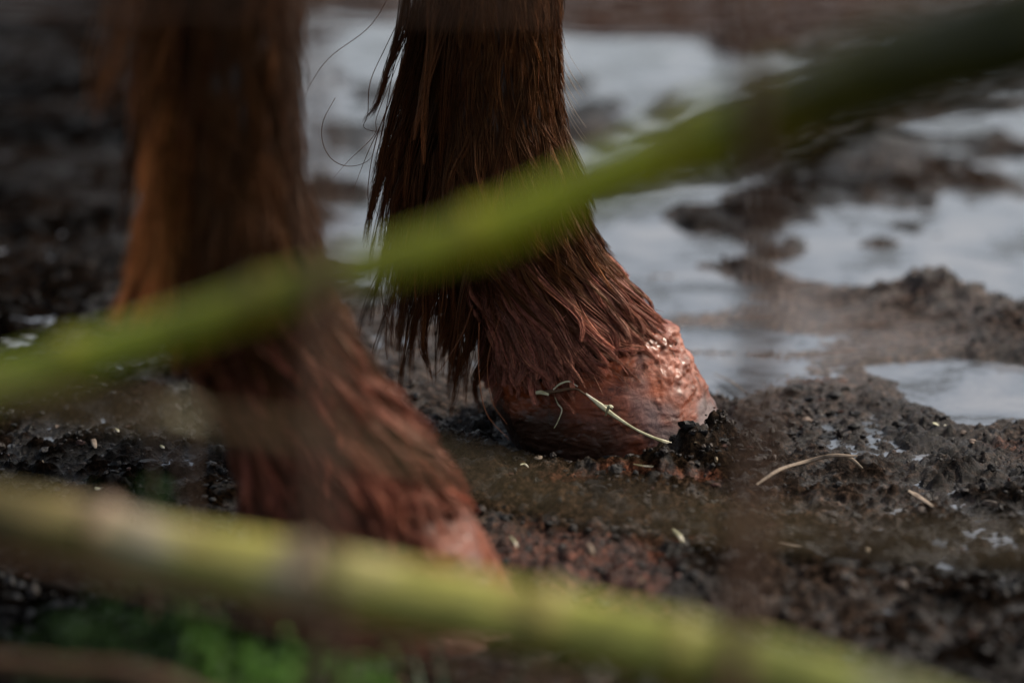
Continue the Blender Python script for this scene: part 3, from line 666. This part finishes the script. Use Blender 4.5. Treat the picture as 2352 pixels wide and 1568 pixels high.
# ------------------------------------------------------------------ foreground canes (stout hollow stems)
def cane(name, ctrl, radii, mat_, label, tint, nodes=(), shoots=()):
    pts = [onD(u, v, d) if not isinstance(u, tuple) else np.array(u) for u, v, d in ctrl]
    P = smooth_curve(pts, 220); n = len(P)
    rr = np.interp(np.linspace(0, 1, n), np.linspace(0, 1, len(radii)), radii)
    V, a, b_ = tube_np(P, rr, 26)
    ang = np.arange(26)*2*math.pi/26
    q = 1+.05*np.cos(ang*5)[None]+.07*perlin(np.linspace(0, 16, n)[:, None], np.cos(ang)[None]*1.2, np.sin(ang)[None]*1.2)
    for nd in nodes:
        s = np.linspace(0, 1, n); q = q+.22*np.exp(-((s-nd)/.006)**2)[:, None]
    V = P[:, None]+(V-P[:, None])*q[..., None]
    root = empty(name, tuple(P[0]), label, 'plant stem')
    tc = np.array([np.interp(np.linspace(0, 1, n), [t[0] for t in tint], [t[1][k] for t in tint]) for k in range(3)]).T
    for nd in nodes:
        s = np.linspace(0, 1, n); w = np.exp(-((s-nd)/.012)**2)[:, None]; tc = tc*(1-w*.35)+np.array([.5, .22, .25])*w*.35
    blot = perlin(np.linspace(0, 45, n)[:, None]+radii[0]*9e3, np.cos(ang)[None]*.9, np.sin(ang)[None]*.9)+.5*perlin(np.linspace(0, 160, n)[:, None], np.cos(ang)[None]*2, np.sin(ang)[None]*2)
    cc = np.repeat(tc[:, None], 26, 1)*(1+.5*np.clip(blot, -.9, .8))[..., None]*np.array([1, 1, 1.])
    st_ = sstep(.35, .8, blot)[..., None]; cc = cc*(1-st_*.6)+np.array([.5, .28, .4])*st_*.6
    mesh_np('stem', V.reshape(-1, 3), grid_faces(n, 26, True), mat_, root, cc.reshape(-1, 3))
    return root, P
one = (1, 1, 1)
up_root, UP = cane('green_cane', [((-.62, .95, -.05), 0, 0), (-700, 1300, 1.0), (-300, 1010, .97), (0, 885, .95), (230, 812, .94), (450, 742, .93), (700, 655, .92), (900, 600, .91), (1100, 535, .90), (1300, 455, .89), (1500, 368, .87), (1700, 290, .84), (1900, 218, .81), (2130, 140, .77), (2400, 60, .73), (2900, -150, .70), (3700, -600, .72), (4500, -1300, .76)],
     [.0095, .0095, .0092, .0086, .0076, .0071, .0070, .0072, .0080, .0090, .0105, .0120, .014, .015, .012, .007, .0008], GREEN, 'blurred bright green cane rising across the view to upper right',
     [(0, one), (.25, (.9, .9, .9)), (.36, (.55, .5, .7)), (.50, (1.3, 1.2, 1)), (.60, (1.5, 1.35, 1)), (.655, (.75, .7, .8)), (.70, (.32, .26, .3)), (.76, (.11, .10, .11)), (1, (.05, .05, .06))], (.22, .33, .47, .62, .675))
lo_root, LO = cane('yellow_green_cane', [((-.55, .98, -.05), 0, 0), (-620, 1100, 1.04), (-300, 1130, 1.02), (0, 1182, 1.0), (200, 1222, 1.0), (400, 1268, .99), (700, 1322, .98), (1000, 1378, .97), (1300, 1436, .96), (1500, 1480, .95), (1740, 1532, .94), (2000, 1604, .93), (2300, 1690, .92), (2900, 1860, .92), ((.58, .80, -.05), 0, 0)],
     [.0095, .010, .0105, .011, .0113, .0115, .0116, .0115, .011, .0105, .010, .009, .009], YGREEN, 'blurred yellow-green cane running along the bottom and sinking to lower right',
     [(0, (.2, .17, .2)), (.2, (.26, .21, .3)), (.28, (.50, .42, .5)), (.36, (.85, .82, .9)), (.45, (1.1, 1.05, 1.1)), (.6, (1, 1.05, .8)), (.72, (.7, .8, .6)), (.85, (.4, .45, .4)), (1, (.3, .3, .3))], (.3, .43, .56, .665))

OLIVE, nt, b = mat('olive_runner', .6)
nt.links.new(ramp(nt, noise_tex(nt, 25, 4, .7, objcoord(nt)).outputs[0], [(.35, (.055, .030, .008)), (.65, (.13, .085, .025))]).outputs[0], b.inputs['Base Color'])
# dry runners
def runner(ctrl, r, label, m=DRY, name='dry_runner'):
    P = smooth_curve([onD(*c) if not isinstance(c[0], tuple) else np.array(c[0]) for c in ctrl], 90)
    V, _, _ = tube_np(P, r*(1+.2*perlin(np.linspace(0, 20, 90), 3.3, r*900)), 8)
    o = mesh_np(name, V.reshape(-1, 3)-P[0].astype(np.float32), grid_faces(90, 8, True), m); o.location = tuple(P[0]); tag(o, label, 'dry stem'); return o
runner([(-500, 1150, 1.0), (0, 1275, .96), (300, 1345, .95), (600, 1420, .94), (900, 1490, .93), (1200, 1562, .92), (1700, 1700, .92)], .0019, 'thin brown dry runner just beneath the yellow-green cane')
runner([(-300, 830, .84), (0, 905, .84), (250, 945, .83), (440, 965, .83), (700, 1005, .82), (950, 1052, .82), (1200, 1118, .82), (1450, 1172, .82), (1750, 1215, .82), (2100, 1245, .82), (2700, 1270, .82)], .0026, 'thin olive brown runner crossing in front of both hooves', OLIVE)
runner([(-200, 1500, 1.08), (60, 1530, 1.06), (300, 1550, 1.05), (460, 1600, 1.05), (700, 1720, 1.05)], .004, 'thick brown dead stalk in the bottom left corner')
runner([(360, 860, 1.22), (345, 950, 1.22), (352, 1060, 1.22), (350, 1180, 1.22), (352, 1420, 1.21)], .0009, 'leftmost of the thin dark weed stems behind the canes')
runner([(390, 900, 1.22), (395, 990, 1.22), (410, 1100, 1.22), (430, 1180, 1.22), (452, 1420, 1.21)], .0009, 'middle one of the thin dark weed stems behind the canes')
runner([(440, 950, 1.22), (452, 1020, 1.22), (448, 1120, 1.22), (462, 1200, 1.22), (486, 1420, 1.21)], .0009, 'rightmost of the thin dark weed stems behind the canes')

# ------------------------------------------------------------------ wire fence close to the lens
fence = empty('wire_fence', (0, .8, 0), 'blurred rusty wire fence strung in front of the horse legs', 'fence')
def wire(name, ctrl, r=.0011, pitch=.016):
    P = smooth_curve([onD(*c) if not isinstance(c[0], tuple) else np.array(c[0]) for c in ctrl], 160)
    ln = np.concatenate([[0], np.cumsum(np.linalg.norm(np.diff(P, axis=0), axis=1))])
    _, a, b_ = tube_np(P, 1)
    vs, fs, n = [], [], 0
    for q in (0, math.pi):
        w = ln/pitch*2*math.pi+q; Q = P+(a*np.cos(w)[:, None]+b_*np.sin(w)[:, None])*r
        V, _, _ = tube_np(Q, r, 6); vs.append(V.reshape(-1, 3)); fs.append(grid_faces(160, 6, True)+n); n += 160*6
    return mesh_np(name, np.vstack(vs), np.vstack(fs), RUST, fence)
FD = .80
wire('upright_wire', [(1690, -700, FD), (1715, -50, FD), (1722, 290, FD), (1742, 450, FD), (1742, 800, FD), (1712, 1200, FD), (1692, 1450, FD), (1680, 1600, FD), (1670, 2600, FD)], .0023)
wire('upright_wire', [(690, -700, FD), (706, 0, FD), (716, 300, FD), (735, 650, FD), (725, 1000, FD), (738, 1280, FD), (745, 1400, FD), (750, 1600, FD), (760, 2600, FD)], .0022)
wire('upright_wire', [(-330, -700, FD), (-310, 400, FD), (-300, 1600, FD), (-300, 2600, FD)], .0012)
wire('upright_wire', [(2720, -700, FD), (2740, 400, FD), (2730, 1600, FD), (2730, 2600, FD)], .0012)
wire('level_wire', [(-5700, -90, FD), (600, 5, FD), (1176, 12, FD), (1800, 20, FD), (8100, 80, FD)], .0010)
wire('level_wire', [(-5700, 1880, FD), (600, 1980, FD), (1800, 1990, FD), (8100, 2090, FD)], .0014)
for u in (-5600, 8000):
    p = onD(u, 784, FD); P = np.array([[p[0], p[1], z] for z in np.linspace(-.08, 1.0, 12)])
    tube_obj('post', P, .035*(1+.03*np.sin(np.arange(12)*2.1)), DRY, fence, 14)

# ------------------------------------------------------------------ green weeds at the bottom left
def weed(base, tips, m, label, lw, name='leafy_weed'):
    r_ = empty(name, tuple(base), label, 'weed')
    for tp in tips:
        tp = np.array(tp); midp = (np.array(base)+tp)/2+np.array([random.uniform(-.01, .01), random.uniform(-.01, .01), .012])
        P = smooth_curve([np.array(base), midp, tp], 20); V, _, _ = tube_np(P, .0009, 6)
        mesh_np('stem', V.reshape(-1, 3), grid_faces(20, 6, True), m, r_)
        for k in range(13):
            s = P[6+k]; a = random.uniform(0, 6.28); el = random.uniform(-.2, .6); l = lw*.62*random.uniform(.8, 1.5)
            dv = np.array([math.cos(a)*math.cos(el), math.sin(a)*math.cos(el), math.sin(el)])
            blade_obj('leaf', [s, s+dv*l*.5+np.array([0, 0, l*.15]), s+dv*l], [.001, l*.26, l*.20, .0008], m, r_, .0003, 10, (random.uniform(-.3, .3), random.uniform(-.6, .1), 1))
def wbase(u, v, d):
    p = onD(u, v, d); return np.array([p[0], p[1], 0.0])
WE = [((560, 1500, 1.10), [(450, 1400), (420, 1380), (500, 1430), (480, 1500), (540, 1460)], LEAF, 'bright green weed furthest left in the bottom patch', .018),
      ((640, 1540, 1.12), [(600, 1480), (660, 1460), (560, 1470), (630, 1530)], LEAF, 'bright green weed under the middle of the lower cane', .018),
      ((760, 1540, 1.12), [(730, 1490), (800, 1500), (690, 1480), (770, 1530), (830, 1530)], LEAF, 'widest bright green weed at the bottom edge', .020),
      ((870, 1560, 1.12), [(850, 1500), (915, 1520), (880, 1540)], LEAF, 'bright green weed furthest right in the bottom patch', .018),
      ((340, 1200, 1.22), [(330, 1090), (360, 1085), (345, 1120)], DLEAF, 'small dark green sprig against the dark soil at left', .016),
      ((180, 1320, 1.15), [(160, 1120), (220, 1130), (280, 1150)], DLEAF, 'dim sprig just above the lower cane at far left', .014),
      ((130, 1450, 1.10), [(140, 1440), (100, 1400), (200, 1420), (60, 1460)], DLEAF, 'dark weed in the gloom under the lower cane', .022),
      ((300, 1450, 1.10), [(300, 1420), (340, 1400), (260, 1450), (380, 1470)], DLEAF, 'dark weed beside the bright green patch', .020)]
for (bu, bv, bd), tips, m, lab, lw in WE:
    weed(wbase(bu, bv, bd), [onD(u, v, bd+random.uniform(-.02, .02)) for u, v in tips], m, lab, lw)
c0 = onD(440, 962, .86); o = blade_obj('torn_leaf', [np.array(p) for p in ((-.009, 0, .003), (-.003, -.002, .003), (.004, -.001, 0), (.010, 0, -.003))], [.001, .005, .004, .001], STRAW, None, .0003, 14, (.1, -.7, .8)); o.location = tuple(c0)
tag(o, 'pale blurred scrap of leaf caught on the thin runner at left', 'leaf')
# short grass and ground cover on the near verge
NG = 2600
gx = rng.uniform(-.75, .05, NG); gy = rng.uniform(.55, 1.16, NG); keep = fbm(gx, gy, 40, 2, 6) > -.1
gx, gy = gx[keep], gy[keep]; n = len(gx); P0 = np.stack([gx, gy, ground_z(gx, gy)-.002], -1)
P = fall(P0, np.stack([rng.normal(0, .5, n), rng.normal(0, .5, n), np.full(n, 1.6)], -1), uni(n, .03, .075), 8, uni(n, .2, .8), .35)
tv, tf, tc = strands(P, taper(n, 8, uni(n, .0008, .0018), .1), hcol(n, 8, (.012, .03, .008), (.03, .07, .018), .3))
GR, _, _ = mat('verge_grass', .5, attr=True)
tag(mesh_np('grass', tv, tf, GR, None, tc), 'short dark grass of the near verge under the canes', 'grass', kind='stuff')

# ------------------------------------------------------------------ light, sky, camera
w = bpy.data.worlds.new('World'); bpy.context.scene.world = w; w.use_nodes = True; nt = w.node_tree
bg = nt.nodes['Background']; sky = nt.nodes.new('ShaderNodeTexSky'); sky.sky_type = 'NISHITA'; sky.sun_disc = False
SUN_EL, SUN_AZ = R(42), R(70)          # azimuth measured from +Y (away) towards +X (right)
sky.sun_elevation = SUN_EL; sky.sun_rotation = SUN_AZ; sky.air_density = 1.2; sky.dust_density = 4; sky.ozone_density = 1
hs = nt.nodes.new('ShaderNodeHueSaturation'); hs.inputs['Saturation'].default_value = .6
nt.links.new(sky.outputs[0], hs.inputs['Color']); nt.links.new(hs.outputs[0], bg.inputs['Color']); bg.inputs['Strength'].default_value = .08
sl = bpy.data.lights.new('sun', 'SUN'); sl.energy = 1.5; sl.angle = R(14); sl.color = (1, .90, .76)
so = bpy.data.objects.new('sun', sl); C.objects.link(so)
az = R(120)
SUND = Vector((math.sin(SUN_AZ)*math.cos(SUN_EL), math.cos(SUN_AZ)*math.cos(SUN_EL), math.sin(SUN_EL)))
so.rotation_euler = SUND.to_track_quat('Z', 'Y').to_euler()
cam = bpy.data.cameras.new('camera'); co = bpy.data.objects.new('camera', cam); C.objects.link(co)
co.location = (0, 0, CAMH); co.rotation_euler = (math.pi/2-TH, 0, 0)
cam.sensor_width = 36; cam.lens = 36*F/.6; cam.clip_end = 500; cam.clip_start = .02
cam.dof.use_dof = True; cam.dof.focus_distance = 1.665; cam.dof.aperture_fstop = cam.lens/33.0
sc = bpy.context.scene; sc.camera = co
sc.render.engine = 'CYCLES'
sc.view_settings.view_transform = 'Standard'; sc.view_settings.look = 'None'; sc.view_settings.exposure = 1.1; sc.view_settings.gamma = 1
sc.view_settings.use_curve_mapping = False
